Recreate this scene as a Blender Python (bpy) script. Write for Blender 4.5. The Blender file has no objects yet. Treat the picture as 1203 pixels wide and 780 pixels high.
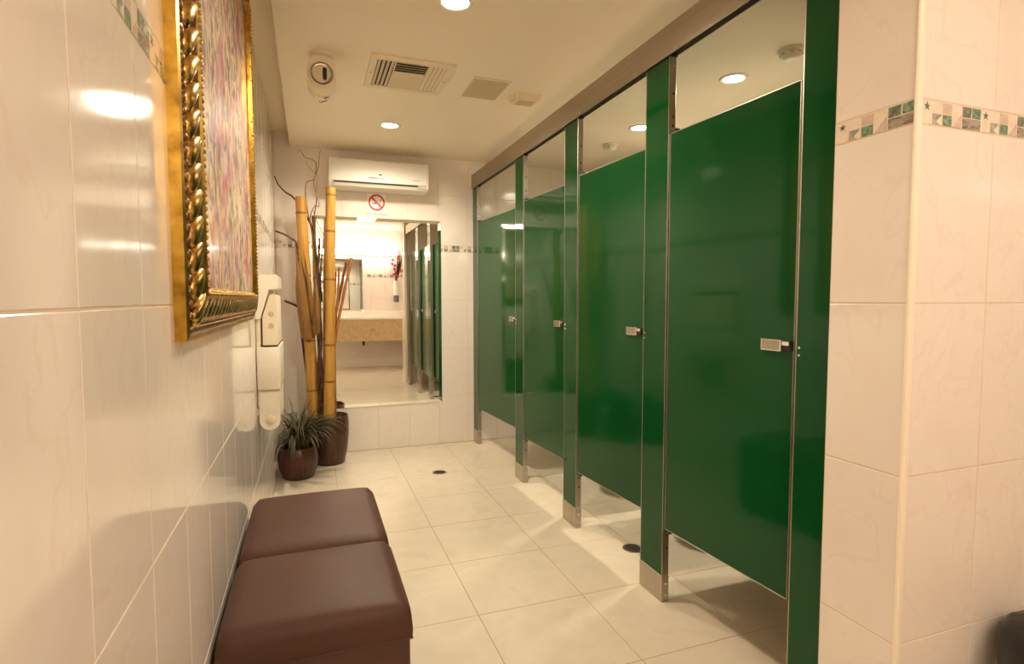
import bpy, bmesh, math, random
from mathutils import Vector, Matrix, Euler

random.seed(7)
SC = bpy.context.scene
COL = SC.collection
R = math.radians

# ------------------------------------------------------------------ camera, world, exposure
CAM_X, CAM_Z, YAW, PITCH, ROLL, FPX = 0.2378, 1.2111, 19.877, 3.3743, -0.0421, 655.16
cd = bpy.data.cameras.new('camera')
cam = bpy.data.objects.new('camera', cd)
COL.objects.link(cam)
cd.sensor_fit = 'HORIZONTAL'
cd.sensor_width = 36.0
cd.lens = FPX / 1203.0 * 36.0
cd.clip_start = 0.02
_y, _p, _r = R(YAW), R(PITCH), R(ROLL)
_f = Vector((math.sin(_y) * math.cos(_p), math.cos(_y) * math.cos(_p), -math.sin(_p)))
_rt = Vector((math.cos(_y), -math.sin(_y), 0))
_up = _rt.cross(_f)
_r2 = _rt * math.cos(_r) + _up * math.sin(_r)
_u2 = -_rt * math.sin(_r) + _up * math.cos(_r)
m = Matrix((_r2, _u2, -_f)).transposed().to_4x4()
m.translation = (CAM_X, 0, CAM_Z)
cam.matrix_world = m
SC.camera = cam

w = bpy.data.worlds.new('world')
SC.world = w
w.use_nodes = True
w.node_tree.nodes['Background'].inputs[0].default_value = (1.0, 0.82, 0.6, 1)
w.node_tree.nodes['Background'].inputs[1].default_value = 0.05

SC.view_settings.view_transform = 'Standard'
SC.view_settings.look = 'None'
SC.view_settings.exposure = 0.06
SC.view_settings.gamma = 1.0
SC.view_settings.use_curve_mapping = False
try:
    SC.cycles.use_denoising = True
    SC.cycles.max_bounces = 12
    SC.cycles.diffuse_bounces = 6
    SC.cycles.glossy_bounces = 8
except Exception:
    pass

LAMP_COL = (1.0, 0.885, 0.70)
WASH_FILL_COL = (1.0, 0.92, 0.86)
SPOT_W = 106.0
STALL_W = 128.0
WASH_FILL_W = 17.0
BULB_L = 46.0

# ------------------------------------------------------------------ materials
def srgb(r, g, b):
    return tuple((c / 255 / 12.92) if c / 255 <= .04045 else ((c / 255 + .055) / 1.055) ** 2.4 for c in (r, g, b)) + (1,)

MATS = {}
def mat(name, col, rough=.5, metal=0.0, spec=.5, coat=0.0, emit=None, estr=0.0, alpha=None, trans=0.0):
    mt = bpy.data.materials.new(name)
    mt.use_nodes = True
    b = mt.node_tree.nodes['Principled BSDF']
    b.inputs['Base Color'].default_value = col
    b.inputs['Roughness'].default_value = rough
    b.inputs['Metallic'].default_value = metal
    b.inputs['Specular IOR Level'].default_value = spec
    b.inputs['Coat Weight'].default_value = coat
    b.inputs['Transmission Weight'].default_value = trans
    if emit:
        b.inputs['Emission Color'].default_value = emit
        b.inputs['Emission Strength'].default_value = estr
    MATS[name] = mt
    return mt

def nodes(mt):
    nt = mt.node_tree
    return nt, nt.nodes, nt.links, nt.nodes['Principled BSDF']

def noisy(name, stops, scale=(1, 1, 1), nscale=5.0, detail=4.0, rough=.5, metal=0.0, bump=0.0, rand=True, spec=.5, coat=0.0, coords='Object', distort=0.0, rvar=0.0, bscale=None):
    """Principled material whose colour comes from a stretched noise through a ramp."""
    mt = mat(name, (1, 1, 1, 1), rough, metal, spec, coat)
    nt, N, L, b = nodes(mt)
    tc = N.new('ShaderNodeTexCoord')
    mp = N.new('ShaderNodeMapping')
    mp.inputs['Scale'].default_value = scale
    if rand:
        oi = N.new('ShaderNodeObjectInfo')
        mul = N.new('ShaderNodeVectorMath'); mul.operation = 'MULTIPLY_ADD'
        mul.inputs[1].default_value = (37.0, 53.0, 71.0)
        L.new(oi.outputs['Random'], mul.inputs[0])
        L.new(tc.outputs[coords], mul.inputs[2])
        L.new(mul.outputs[0], mp.inputs['Vector'])
    else:
        L.new(tc.outputs[coords], mp.inputs['Vector'])
    nz = N.new('ShaderNodeTexNoise')
    nz.inputs['Scale'].default_value = nscale
    nz.inputs['Detail'].default_value = detail
    nz.inputs['Distortion'].default_value = distort
    L.new(mp.outputs[0], nz.inputs['Vector'])
    rp = N.new('ShaderNodeValToRGB')
    el = rp.color_ramp.elements
    el[0].position, el[0].color = stops[0]
    el[1].position, el[1].color = stops[-1]
    for p, c in stops[1:-1]:
        e = el.new(p); e.color = c
    L.new(nz.outputs['Fac'], rp.inputs[0])
    out = rp.outputs[0]
    if rvar:
        oi2 = N.new('ShaderNodeObjectInfo')
        mr = N.new('ShaderNodeMapRange')
        mr.inputs[3].default_value = 1 - rvar; mr.inputs[4].default_value = 1 + rvar
        L.new(oi2.outputs['Random'], mr.inputs[0])
        hs = N.new('ShaderNodeHueSaturation')
        L.new(mr.outputs[0], hs.inputs['Value'])
        L.new(out, hs.inputs['Color'])
        out = hs.outputs[0]
    L.new(out, b.inputs['Base Color'])
    if bump:
        bp = N.new('ShaderNodeBump')
        bp.inputs['Strength'].default_value = bump
        bp.inputs['Distance'].default_value = .002
        if bscale:
            n2 = N.new('ShaderNodeTexNoise'); n2.inputs['Scale'].default_value = bscale
            n2.inputs['Detail'].default_value = 3
            L.new(tc.outputs[coords], n2.inputs['Vector'])
            L.new(n2.outputs['Fac'], bp.inputs['Height'])
        else:
            L.new(nz.outputs['Fac'], bp.inputs['Height'])
        L.new(bp.outputs[0], b.inputs['Normal'])
    return mt

noisy('wall_tile', [(.30, srgb(234, 223, 211)), (.485, srgb(237, 227, 216)), (.505, srgb(234, 221, 208)), (.525, srgb(237, 227, 216)), (.75, srgb(235, 224, 212))],
      scale=(1, .7, 1), nscale=6, detail=6, rough=.085, distort=.5, rvar=.010, spec=.6)
noisy('floor_tile', [(.3, srgb(212, 199, 176)), (.55, srgb(219, 206, 184)), (.75, srgb(209, 195, 172))], nscale=6, detail=8, rough=.20, distort=.6, rvar=.012, spec=.5)
mat('grout', srgb(222, 200, 172), .85)
mat('floor_grout', srgb(176, 152, 118), .85)
noisy('ceiling_paint', [(.3, srgb(243, 229, 204)), (.7, srgb(246, 233, 210))], nscale=2, rough=.75, rand=False)
mat('trim_white', srgb(246, 234, 214), .25)
noisy('border_base', [(.3, srgb(226, 208, 188)), (.7, srgb(238, 224, 204))], nscale=40, rough=.15)
noisy('border_green', [(.3, srgb(60, 92, 70)), (.5, srgb(112, 140, 112)), (.7, srgb(165, 176, 150))], nscale=90, rough=.15)
noisy('border_dark', [(.3, srgb(72, 86, 74)), (.5, srgb(112, 124, 106)), (.7, srgb(150, 154, 136))], nscale=90, rough=.15)
noisy('border_grey', [(.3, srgb(120, 124, 108)), (.7, srgb(186, 182, 164))], nscale=70, rough=.15)
noisy('border_pink', [(.3, srgb(196, 172, 154)), (.7, srgb(216, 196, 178))], nscale=60, rough=.15)
noisy('border_wave', [(.38, srgb(110, 104, 92)), (.5, srgb(180, 164, 146)), (.62, srgb(120, 114, 100))], scale=(18, 90, 1), nscale=1.2, rough=.15, distort=1.5)

noisy('green_laminate', [(.3, srgb(7, 68, 29)), (.7, srgb(9, 74, 32))], nscale=1.5, rough=.075, spec=.30)
noisy('steel', [(.3, (.44, .40, .34, 1)), (.7, (.52, .47, .40, 1))], scale=(60, 60, 2), nscale=2, rough=.30, metal=1.0)
noisy('rail_aluminium', [(.3, (.40, .345, .28, 1)), (.7, (.45, .39, .32, 1))], scale=(40, 1, 40), nscale=2, rough=.33, metal=1.0)
mat('chrome', (.82, .78, .72, 1), .12, 1.0)
mat('dark_metal', (.03, .028, .026, 1), .45, .5)
mat('mirror', (.93, .93, .90, 1), .005, 1.0)
mat('mirror_back', (.12, .12, .12, 1), .6)
mat('black', (.008, .008, .008, 1), .5)
noisy('bin_bag', [(.3, (.004, .004, .004, 1)), (.7, (.012, .011, .011, 1))], nscale=14, rough=.3, bump=.8, bscale=26)
mat('bin_body', srgb(96, 66, 48), .5)
mat('plastic_white', srgb(240, 230, 212), .3)
mat('plastic_cream', srgb(236, 222, 192), .35)
mat('plastic_grey', srgb(204, 184, 148), .5)
mat('plastic_ac', srgb(232, 226, 214), .38, spec=.35)
mat('dark_slot', srgb(40, 34, 28), .6)
mat('vent_dark', srgb(66, 50, 34), .8)
mat('vent_metal', srgb(232, 215, 184), .45)
mat('sign_white', srgb(248, 240, 226), .3)
mat('sign_red', srgb(196, 30, 40), .35)
mat('sign_black', srgb(60, 54, 50), .4)
mat('logo_red', srgb(214, 60, 50), .4)
mat('logo_grey', srgb(150, 140, 128), .4)
noisy('leather', [(.3, srgb(76, 48, 38)), (.7, srgb(84, 54, 43))], nscale=3, rough=.5, bump=.25, bscale=240, spec=.3)
noisy('leather_side', [(.3, srgb(76, 48, 38)), (.7, srgb(82, 52, 42))], nscale=3, rough=.5, bump=.25, bscale=240, spec=.4)
noisy('gold', [(.30, (.26, .13, .018, 1)), (.5, (.50, .28, .04, 1)), (.7, (.66, .40, .08, 1))], nscale=26, detail=6, rough=.33, metal=1.0, bump=.3)
noisy('gold_antique', [(.30, (.16, .075, .02, 1)), (.5, (.46, .26, .06, 1)), (.7, (.74, .47, .13, 1))], nscale=45, detail=5, rough=.26, metal=1.0)
noisy('bronze', [(.3, (.14, .07, .03, 1)), (.7, (.30, .17, .07, 1))], nscale=30, rough=.38, metal=.9)
noisy('bamboo', [(.3, srgb(164, 114, 42)), (.55, srgb(192, 144, 64)), (.75, srgb(174, 122, 46))], scale=(14, 14, 1.2), nscale=3, rough=.32)
noisy('bamboo_ring', [(.3, srgb(120, 76, 30)), (.7, srgb(150, 98, 40))], nscale=20, rough=.5)
noisy('dry_sheath', [(.3, srgb(84, 56, 22)), (.55, srgb(136, 94, 38)), (.75, srgb(108, 72, 26))], scale=(40, 40, 2), nscale=2, rough=.5)
noisy('red_stick', [(.3, srgb(128, 74, 36)), (.7, srgb(172, 116, 58))], scale=(20, 20, 2), nscale=3, rough=.55)
noisy('twig', [(.3, srgb(120, 94, 66)), (.7, srgb(172, 142, 104))], nscale=20, rough=.7)
noisy('dark_twig', [(.3, srgb(58, 36, 28)), (.7, srgb(104, 68, 48))], nscale=30, rough=.7)
noisy('pot_brown', [(.3, srgb(58, 30, 18)), (.7, srgb(88, 48, 28))], scale=(14, 14, 1.4), nscale=3, rough=.35, bump=.2)
noisy('soil', [(.3, srgb(40, 28, 20)), (.7, srgb(78, 58, 42))], nscale=60, rough=.9, bump=1.0)
mat('pebble', srgb(220, 204, 176), .5)
noisy('grass_leaf', [(.3, srgb(44, 40, 24)), (.55, srgb(74, 68, 40)), (.75, srgb(104, 94, 62))], nscale=9, rough=.5)
mat('porcelain', srgb(244, 238, 226), .08)
noisy('marble_apron', [(.3, srgb(186, 158, 112)), (.55, srgb(212, 186, 140)), (.75, srgb(196, 168, 122))], nscale=9, detail=8, rough=.2, distort=1.2, rand=False)
mat('counter_white', srgb(246, 238, 224), .15)
mat('lamp_glow', (1, .9, .7, 1), .5, emit=(1.0, .86, .62, 1), estr=30.0)
mat('bulb_glow', (1, .9, .7, 1), .5, emit=(1.0, .90, .80, 1), estr=BULB_L)
mat('glass', (1, .97, .92, 1), .05, trans=1.0)
mat('flower_red', srgb(200, 44, 36), .6)
mat('flower_dark', srgb(60, 44, 40), .6)
mat('vase_white', srgb(236, 232, 226), .25)
mat('vase_grey', srgb(110, 108, 112), .4)

def make_painting():
    mt = mat('painting_paint', (1, 1, 1, 1), .4, spec=.25, coat=.30)
    nt, N, L, b = nodes(mt)
    b.inputs['Coat Roughness'].default_value = .09
    tc = N.new('ShaderNodeTexCoord')
    def layer(sc, scale, off, detail=3, dist=.8):
        mp = N.new('ShaderNodeMapping'); mp.inputs['Scale'].default_value = sc; mp.inputs['Location'].default_value = off
        L.new(tc.outputs['Object'], mp.inputs['Vector'])
        nz = N.new('ShaderNodeTexNoise'); nz.inputs['Scale'].default_value = scale; nz.inputs['Detail'].default_value = detail
        nz.inputs['Distortion'].default_value = dist
        L.new(mp.outputs[0], nz.inputs['Vector'])
        return nz.outputs['Fac']
    def ramp(fac, st):
        rp = N.new('ShaderNodeValToRGB'); el = rp.color_ramp.elements
        el[0].position, el[0].color = st[0]; el[1].position, el[1].color = st[-1]
        for p, c in st[1:-1]:
            e = el.new(p); e.color = c
        L.new(fac, rp.inputs[0]); return rp.outputs[0]
    base = ramp(layer((1, 9, 5.0), 1.5, (3, 1, 2), 6, 1.8), [(.30, srgb(96, 88, 84)), (.40, srgb(160, 140, 136)), (.46, srgb(216, 200, 190)), (.52, srgb(204, 172, 92)), (.58, srgb(232, 214, 180)), (.68, srgb(146, 104, 116))])
    pink = ramp(layer((1, 7, 4.2), 1.4, (7, 4, 9), 6, 1.6), [(.35, srgb(214, 200, 196)), (.47, srgb(190, 118, 148)), (.56, srgb(190, 66, 110)), (.66, srgb(210, 166, 76))])
    fac = ramp(layer((1, 4.5, 3.0), 1.5, (1, 8, 5), 4, 1.2), [(.47, (0, 0, 0, 1)), (.60, (1, 1, 1, 1))])
    mx = N.new('ShaderNodeMix'); mx.data_type = 'RGBA'
    L.new(fac, mx.inputs[0]); L.new(base, mx.inputs[6]); L.new(pink, mx.inputs[7])
    dark = ramp(layer((1, 10, 5.5), 1.7, (11, 2, 4), 6, 1.8), [(.53, (0, 0, 0, 1)), (.61, (.9, .9, .9, 1))])
    m2 = N.new('ShaderNodeMix'); m2.data_type = 'RGBA'
    L.new(dark, m2.inputs[0]); L.new(mx.outputs[2], m2.inputs[6]); m2.inputs[7].default_value = srgb(92, 84, 78)
    L.new(m2.outputs[2], b.inputs['Base Color'])
make_painting()

# ------------------------------------------------------------------ mesh helpers
def link(name, me, mt, parent=None):
    o = bpy.data.objects.new(name, me)
    COL.objects.link(o)
    if mt and len(me.materials) == 0:
        me.materials.append(MATS[mt])
    if parent:
        o.parent = parent
    return o

def tag(o, label=None, cat=None, group=None, kind=None):
    if label: o['label'] = label
    if cat: o['category'] = cat
    if group: o['group'] = group
    if kind: o['kind'] = kind
    return o

def empty(name, loc, label, cat, group=None, rz=0.0):
    o = bpy.data.objects.new(name, None)
    COL.objects.link(o)
    o.location = loc
    o.rotation_euler = (0, 0, rz)
    o.empty_display_size = .05
    return tag(o, label, cat, group)

class MB:
    """collects shapes; build() links them as one mesh object"""
    def __init__(s):
        s.bm = bmesh.new()
    def box(s, x0, x1, y0, y1, z0, z1, bev=0.0, seg=1):
        t = bmesh.new()
        r = bmesh.ops.create_cube(t, size=1.0)
        for v in t.verts:
            v.co = Vector(((x0 + x1) / 2 + v.co.x * (x1 - x0), (y0 + y1) / 2 + v.co.y * (y1 - y0), (z0 + z1) / 2 + v.co.z * (z1 - z0)))
        if bev:
            bmesh.ops.bevel(t, geom=t.edges[:], offset=bev, segments=seg, profile=.5, affect='EDGES')
        s._merge(t); return s
    def _merge(s, t):
        me = bpy.data.meshes.new('tmp'); t.to_mesh(me); t.free()
        s.bm.from_mesh(me); bpy.data.meshes.remove(me)
    def tube(s, pts, rad, n=8, caps=True):
        pts = [Vector(p) for p in pts]
        if not isinstance(rad, (list, tuple)): rad = [rad] * len(pts)
        rings = []; nrm = None
        for i, p in enumerate(pts):
            d = (pts[min(i + 1, len(pts) - 1)] - pts[max(i - 1, 0)]).normalized()
            if nrm is None:
                nrm = d.orthogonal().normalized()
            else:
                nrm = (nrm - d * nrm.dot(d)).normalized()
            b = d.cross(nrm)
            rings.append([s.bm.verts.new(p + (nrm * math.cos(2 * math.pi * k / n) + b * math.sin(2 * math.pi * k / n)) * rad[i]) for k in range(n)])
        for a, b in zip(rings, rings[1:]):
            for k in range(n):
                s.bm.faces.new((a[k], a[(k + 1) % n], b[(k + 1) % n], b[k]))
        if caps:
            s.bm.faces.new(rings[0][::-1]); s.bm.faces.new(rings[-1])
        return s
    def lathe(s, prof, n=32, c=(0, 0, 0)):
        c = Vector(c); rings = []
        for r, z in prof:
            if r < 1e-6:
                rings.append([s.bm.verts.new(c + Vector((0, 0, z)))])
            else:
                rings.append([s.bm.verts.new(c + Vector((r * math.cos(2 * math.pi * k / n), r * math.sin(2 * math.pi * k / n), z))) for k in range(n)])
        for a, b in zip(rings, rings[1:]):
            for k in range(n):
                k2 = (k + 1) % n
                if len(a) == 1 and len(b) == 1: continue
                if len(a) == 1: s.bm.faces.new((a[0], b[k2], b[k]))
                elif len(b) == 1: s.bm.faces.new((a[k], a[k2], b[0]))
                else: s.bm.faces.new((a[k], a[k2], b[k2], b[k]))
        return s
    def prism(s, poly, axis, a, b):
        """poly: 2D points in the plane across `axis` (x: yz, y: xz, z: xy)"""
        def P(p, t):
            return {'x': (t, p[0], p[1]), 'y': (p[0], t, p[1]), 'z': (p[0], p[1], t)}[axis]
        A = [s.bm.verts.new(P(p, a)) for p in poly]; B = [s.bm.verts.new(P(p, b)) for p in poly]
        s.bm.faces.new(A); s.bm.faces.new(B[::-1])
        n = len(poly)
        for k in range(n):
            s.bm.faces.new((A[k], B[k], B[(k + 1) % n], A[(k + 1) % n]))
        return s
    def quad(s, pts):
        s.bm.faces.new([s.bm.verts.new(p) for p in pts]); return s
    def ball(s, c, r, sx=1, sy=1, sz=1, sub=2, rot=None):
        t = bmesh.new()
        bmesh.ops.create_icosphere(t, subdivisions=sub, radius=r)
        M = Matrix.Translation(c) @ (rot.to_matrix().to_4x4() if rot else Matrix()) @ Matrix.Diagonal((sx, sy, sz, 1))
        t.transform(M); s._merge(t); return s
    def mesh(s, name, smooth=None):
        bmesh.ops.recalc_face_normals(s.bm, faces=s.bm.faces[:])
        me = bpy.data.meshes.new(name); s.bm.to_mesh(me); s.bm.free()
        if smooth is not None:
            me.polygons.foreach_set('use_smooth', [True] * len(me.polygons))
            try: me.set_sharp_from_angle(angle=R(smooth))
            except Exception: pass
        return me
    def build(s, name, mt, parent=None, smooth=None, loc=None):
        o = link(name, s.mesh(name, smooth), mt, parent)
        if loc: o.location = loc
        return o

def B(name, mt, parent, x0, x1, y0, y1, z0, z1, bev=0.0, seg=1, smooth=None):
    return MB().box(x0, x1, y0, y1, z0, z1, bev, seg).build(name, mt, parent, smooth)

# ------------------------------------------------------------------ the room shell
X_P = 1.535                    # partition front plane
Y_B = 4.552                    # back wall
Z_D, Z_U = 2.355, 2.455        # dropped ceiling, upper ceiling
X_R = 2.80                     # wall behind the cubicles
X_C, Y_C, Y_C2 = 1.508, 0.88, 1.085
Y_R, X_RR = -1.15, 3.20        # washroom end behind the camera
GAP, PROUD = .0032, .0014

TILE_MESH = {}
def tile_mesh(wd, ht, bev=.0012):
    k = (round(wd, 4), round(ht, 4))
    if k not in TILE_MESH:
        a, b, t = wd / 2, ht / 2, PROUD
        vs = [(-a, -b, -t), (a, -b, -t), (a, b, -t), (-a, b, -t), (-a, -b, -bev * .6), (a, -b, -bev * .6), (a, b, -bev * .6), (-a, b, -bev * .6),
              (-a + bev, -b + bev, 0), (a - bev, -b + bev, 0), (a - bev, b - bev, 0), (-a + bev, b - bev, 0)]
        fs = [(8, 9, 10, 11)] + [(i, (i + 1) % 4, 4 + (i + 1) % 4, 4 + i) for i in range(4)] + [(4 + i, 4 + (i + 1) % 4, 8 + (i + 1) % 4, 8 + i) for i in range(4)]
        me = bpy.data.meshes.new('tile'); me.from_pydata(vs, [], fs); me.update()
        TILE_MESH[k] = me
    return TILE_MESH[k]

def frame_matrix(u, v):
    u = Vector(u); v = Vector(v); n = u.cross(v)
    return Matrix((u, v, n)).transposed()

def place_tile(parent, org, u, v, a0, a1, b0, b1, mt, name='tile', tilt=.0011):
    wd, ht = a1 - a0 - GAP, b1 - b0 - GAP
    if wd < .01 or ht < .01: return None
    me = tile_mesh(wd, ht)
    if not len(me.materials): me.materials.append(MATS[mt])
    o = bpy.data.objects.new(name, me); COL.objects.link(o); o.parent = parent
    rot = frame_matrix(u, v)
    jit = Euler((random.uniform(-tilt, tilt), random.uniform(-tilt, tilt), 0)).to_matrix()
    M = (rot @ jit).to_4x4()
    M.translation = Vector(org) + Vector(u) * (a0 + a1) / 2 + Vector(v) * (b0 + b1) / 2
    o.matrix_local = M
    return o

def cuts(lo, hi, phase, step):
    k = math.ceil((lo - phase) / step - 1e-6)
    out = [lo]
    while phase + k * step < hi - 1e-6:
        if phase + k * step > lo + .012: out.append(phase + k * step)
        k += 1
    if hi - out[-1] < .012 and len(out) > 1: out.pop()
    return out + [hi]

# ---- border (listello) tiles: a slab with eight raised coloured pieces
BW, BH, CW, RH = .20, .055, .20 / 6, .0255
def piece_mesh(name, poly, mt, up=.0006, dn=.0012):
    n = len(poly)
    vs = [(x, y, -dn) for x, y in poly] + [(x, y, up) for x, y in poly]
    fs = [tuple(range(n, 2 * n))] + [(i, (i + 1) % n, n + (i + 1) % n, n + i) for i in range(n)]
    me = bpy.data.meshes.new(name); me.from_pydata(vs, [], fs); me.update(); me.materials.append(MATS[mt]); return me
def rect(c0, c1, r0, r1, g=.0018):
    x0, x1 = -BW / 2 + c0 * CW + g, -BW / 2 + c1 * CW - g
    y0, y1 = -RH + r0 * RH + g * .6, -RH + r1 * RH - g * .6
    return [(x0, y0), (x1, y0), (x1, y1), (x0, y1)]
_st = [(-BW / 2 + .5 * CW + (.0105 if k % 2 == 0 else .004) * math.cos(k * math.pi / 5 + .3), .5 * RH + (.0105 if k % 2 == 0 else .004) * math.sin(k * math.pi / 5 + .3)) for k in range(10)]
_arc = rect(1, 2, 0, 1)
_ax, _ay = _arc[1][0] - .004, _arc[1][1] + .003
_arcpoly = [_arc[0], (_arc[1][0] - .006, _arc[0][1])] + [(_ax + .013 * math.cos(t), _ay + .013 * math.sin(t)) for t in (3.0, 2.6, 2.2, 1.8)] + [_arc[2], _arc[3]]
_tri = rect(3, 4, 0, 1.3)
PIECES = [('star', piece_mesh('star', _st, 'border_dark')), ('arc_piece', piece_mesh('arc_piece', _arcpoly, 'border_grey')),
          ('pink_piece', piece_mesh('pink_piece', rect(2, 3, 1, 2), 'border_pink')), ('green_piece', piece_mesh('green_piece', rect(2, 3, 0, 1), 'border_green')),
          ('triangle_piece', piece_mesh('triangle_piece', [_tri[0], _tri[1], _tri[2]], 'border_pink')),
          ('green_piece', piece_mesh('green_piece', rect(4, 5, 1, 2), 'border_dark')), ('green_piece', piece_mesh('green_piece', rect(5, 6, 1, 2), 'border_green')),
          ('wave_piece', piece_mesh('wave_piece', rect(4, 6, 0, 1), 'border_wave'))]

def border(parent, org, u, v, lo, hi, phase, detail=lambda a: True):
    cs = cuts(lo, hi, phase, BW)
    for a0, a1 in zip(cs, cs[1:]):
        o = place_tile(parent, org, u, v, a0, a1, 1.6, 1.655, 'border_base', 'border_tile', 0)
        if not o or not detail((a0 + a1) / 2): continue
        base = math.floor(((a0 + a1) / 2 - phase) / BW) * BW + phase       # pattern origin of this tile
        sh = base + BW / 2 - (a0 + a1) / 2
        for nm, me in PIECES:
            xs = [vv.co.x for vv in me.vertices]
            if min(xs) + sh < -(a1 - a0) / 2 or max(xs) + sh > (a1 - a0) / 2: continue
            p = bpy.data.objects.new(nm, me); COL.objects.link(p); p.parent = o
            p.location = (sh, 0, 0)

def tile_wall(parent, org, u, length, phase, detail=None, bphase=0.0, z1=Z_U, lo=0.0):
    v = (0, 0, 1)
    cs = cuts(lo, length, phase, .25)
    rows = [0, .4, .8, 1.2, 1.6, 1.655, 2.055, 2.455]
    for r0, r1 in zip(rows, rows[1:]):
        if r0 == 1.6: continue
        if r0 >= z1: continue
        for a0, a1 in zip(cs, cs[1:]):
            place_tile(parent, org, u, v, a0, a1, r0, min(r1, z1), 'wall_tile')
    border(parent, org, u, v, lo, length, bphase, detail or (lambda a: False))

def struct(o):
    o['kind'] = 'structure'; return o

D = PROUD - .0002      # grout plane lies just under the tile faces
wl = struct(B('wall_left', 'grout', None, -.12, -D, Y_R - .1, Y_B + .1, 0, Z_U))
tile_wall(wl, (0, Y_R, 0), (0, 1, 0), Y_B - Y_R, (.734 - Y_R) % .25, lambda a: .45 < a + Y_R < 1.35 or a + Y_R > 2.3, .03)
wb = struct(B('wall_back', 'grout', None, -.0, X_R + .1, Y_B + D, Y_B + .12, 0, Z_U))
tile_wall(wb, (0, Y_B, 0), (1, 0, 0), X_R, .7384 % .25 - .0, lambda a: a < 1.6, .02)
wr = struct(B('wall_right', 'grout', None, X_R + D, X_R + .12, Y_C2, Y_B + .1, 0, Z_U))
tile_wall(wr, (X_R, Y_B, 0), (0, -1, 0), Y_B - Y_C2, 0)
wp = struct(B('wall_partition', 'grout', None, X_C + D, X_RR, Y_C + D, Y_C2, 0, Z_U))
tile_wall(wp, (X_C, Y_C2, 0), (0, -1, 0), Y_C2 - Y_C, .25, lambda a: True, .005)
tile_wall(wp, (X_C, Y_C, 0), (1, 0, 0), X_RR - X_C, .016, lambda a: a < .8, .016)
we = struct(B('wall_rear', 'grout', None, -.1, X_RR + .1, Y_R - .12, Y_R - D, 0, Z_U))
tile_wall(we, (X_RR, Y_R, 0), (-1, 0, 0), X_RR, .2, lambda a: 1.2 < X_RR - a < 2.0, 0)
ws = struct(B('wall_side', 'grout', None, X_RR + D, X_RR + .12, Y_R - .1, Y_C + .1, 0, Z_U))
tile_wall(ws, (X_RR, Y_C, 0), (0, -1, 0), Y_C - Y_R, 0)

# white quarter-round corner trim of the partition wall
prof = [(X_C - .003, Y_C + .0045), (X_C - .0045, Y_C + .002), (X_C - .004, Y_C - .001), (X_C - .002, Y_C - .0035), (X_C + .002, Y_C - .0045), (X_C + .0135, Y_C - .0035), (X_C + .0135, Y_C + .0045)]
struct(MB().prism(prof, 'z', 0, Z_U).build('trim_1', 'trim_white'))

# floor
FS, FX, FY = .4424, .8215, 3.3212
fl = struct(B('floor', 'floor_grout', None, -.1, X_RR + .1, Y_R - .1, Y_B + .1, -.12, -D))
xs = cuts(0, X_RR, FX, FS); ys = cuts(Y_R, Y_B, FY, FS)
for x0, x1 in zip(xs, xs[1:]):
    for y0, y1 in zip(ys, ys[1:]):
        place_tile(fl, (0, 0, 0), (1, 0, 0), (0, 1, 0), x0, x1, y0, y1, 'floor_tile', tilt=.0006)

# ceilings: the upper slab and the dropped panel that leaves a slot along the left wall
struct(B('ceiling', 'ceiling_paint', None, -.12, X_RR + .12, Y_R - .12, Y_B + .12, Z_U, Z_U + .1))
struct(B('ceiling_soffit', 'ceiling_paint', None, .118, X_R, Y_C + .002, Y_B, Z_D, Z_U, .003))

# ------------------------------------------------------------------ cubicle fronts
GRP_P, GRP_D = 'green pilasters of the toilet cubicles', 'green toilet cubicle doors'
TH = .030
def pilaster(y_near, y_far, label, latch_screws=False, floor_shoe=True):
    t = empty('partition_pilaster', (X_P + TH / 2, (y_near + y_far) / 2, 0), label, 'partition', GRP_P)
    h = (y_far - y_near) / 2; q = TH / 2
    B('panel', 'green_laminate', t, -q, q, -h + .0035, h - .0035, .10, 2.150, .001)
    B('edge_strip', 'steel', t, -q - .0004, q + .0004, -h, -h + .0035, .10, 2.132, .0008)
    B('edge_strip', 'steel', t, -q - .0004, q + .0004, h - .0035, h, .10, 2.132, .0008)
    s = B('shoe', 'steel', t, -q - .0022, q + .0022, -h - .002, h + .002, 0, .108, .002)
    for z in (.03, .075):
        MB().tube([(0, -h - .0015, z), (0, -h - .005, z)], [.005, .004], 10).build('screw', 'chrome', s)
    for z in (.22, .27, 1.87, 1.905, 1.99, 2.09):
        MB().tube([(.004, -h + .001, z), (.004, -h - .003, z)], [.0048, .0035], 10).build('screw', 'dark_metal' if z < 2 else 'chrome', t)
    if latch_screws:
        for z in (1.052, 1.073):
            MB().tube([(-q + .001, h - .014, z), (-q - .0022, h - .014, z)], [.0045, .0035], 10).build('screw', 'chrome', t)
    # bracket that ties the head to the rail
    B('bracket', 'dark_metal', t, -q - .002, q + .002, -h - .006, -h + .012, 2.126, 2.152, .001)
    B('bracket', 'dark_metal', t, -q - .002, -q + .004, -h + .03, h - .03, 2.122, 2.14, .001)
    return t
pilaster(4.425, Y_B - .002, 'slim green pilaster set against the tiled end wall')
pilaster(3.374, 3.522, 'green pilaster between the wide door by the end wall and the next door', True)
pilaster(2.600, 2.756, 'green pilaster in the middle of the row, hit by ceiling light', True)
pilaster(1.832, 1.988, 'green pilaster holding the hinges of the door beside the tiled pillar', True)
pilaster(1.087, 1.214, 'tall green pilaster fixed flush to the tiled pillar', True)

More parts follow.
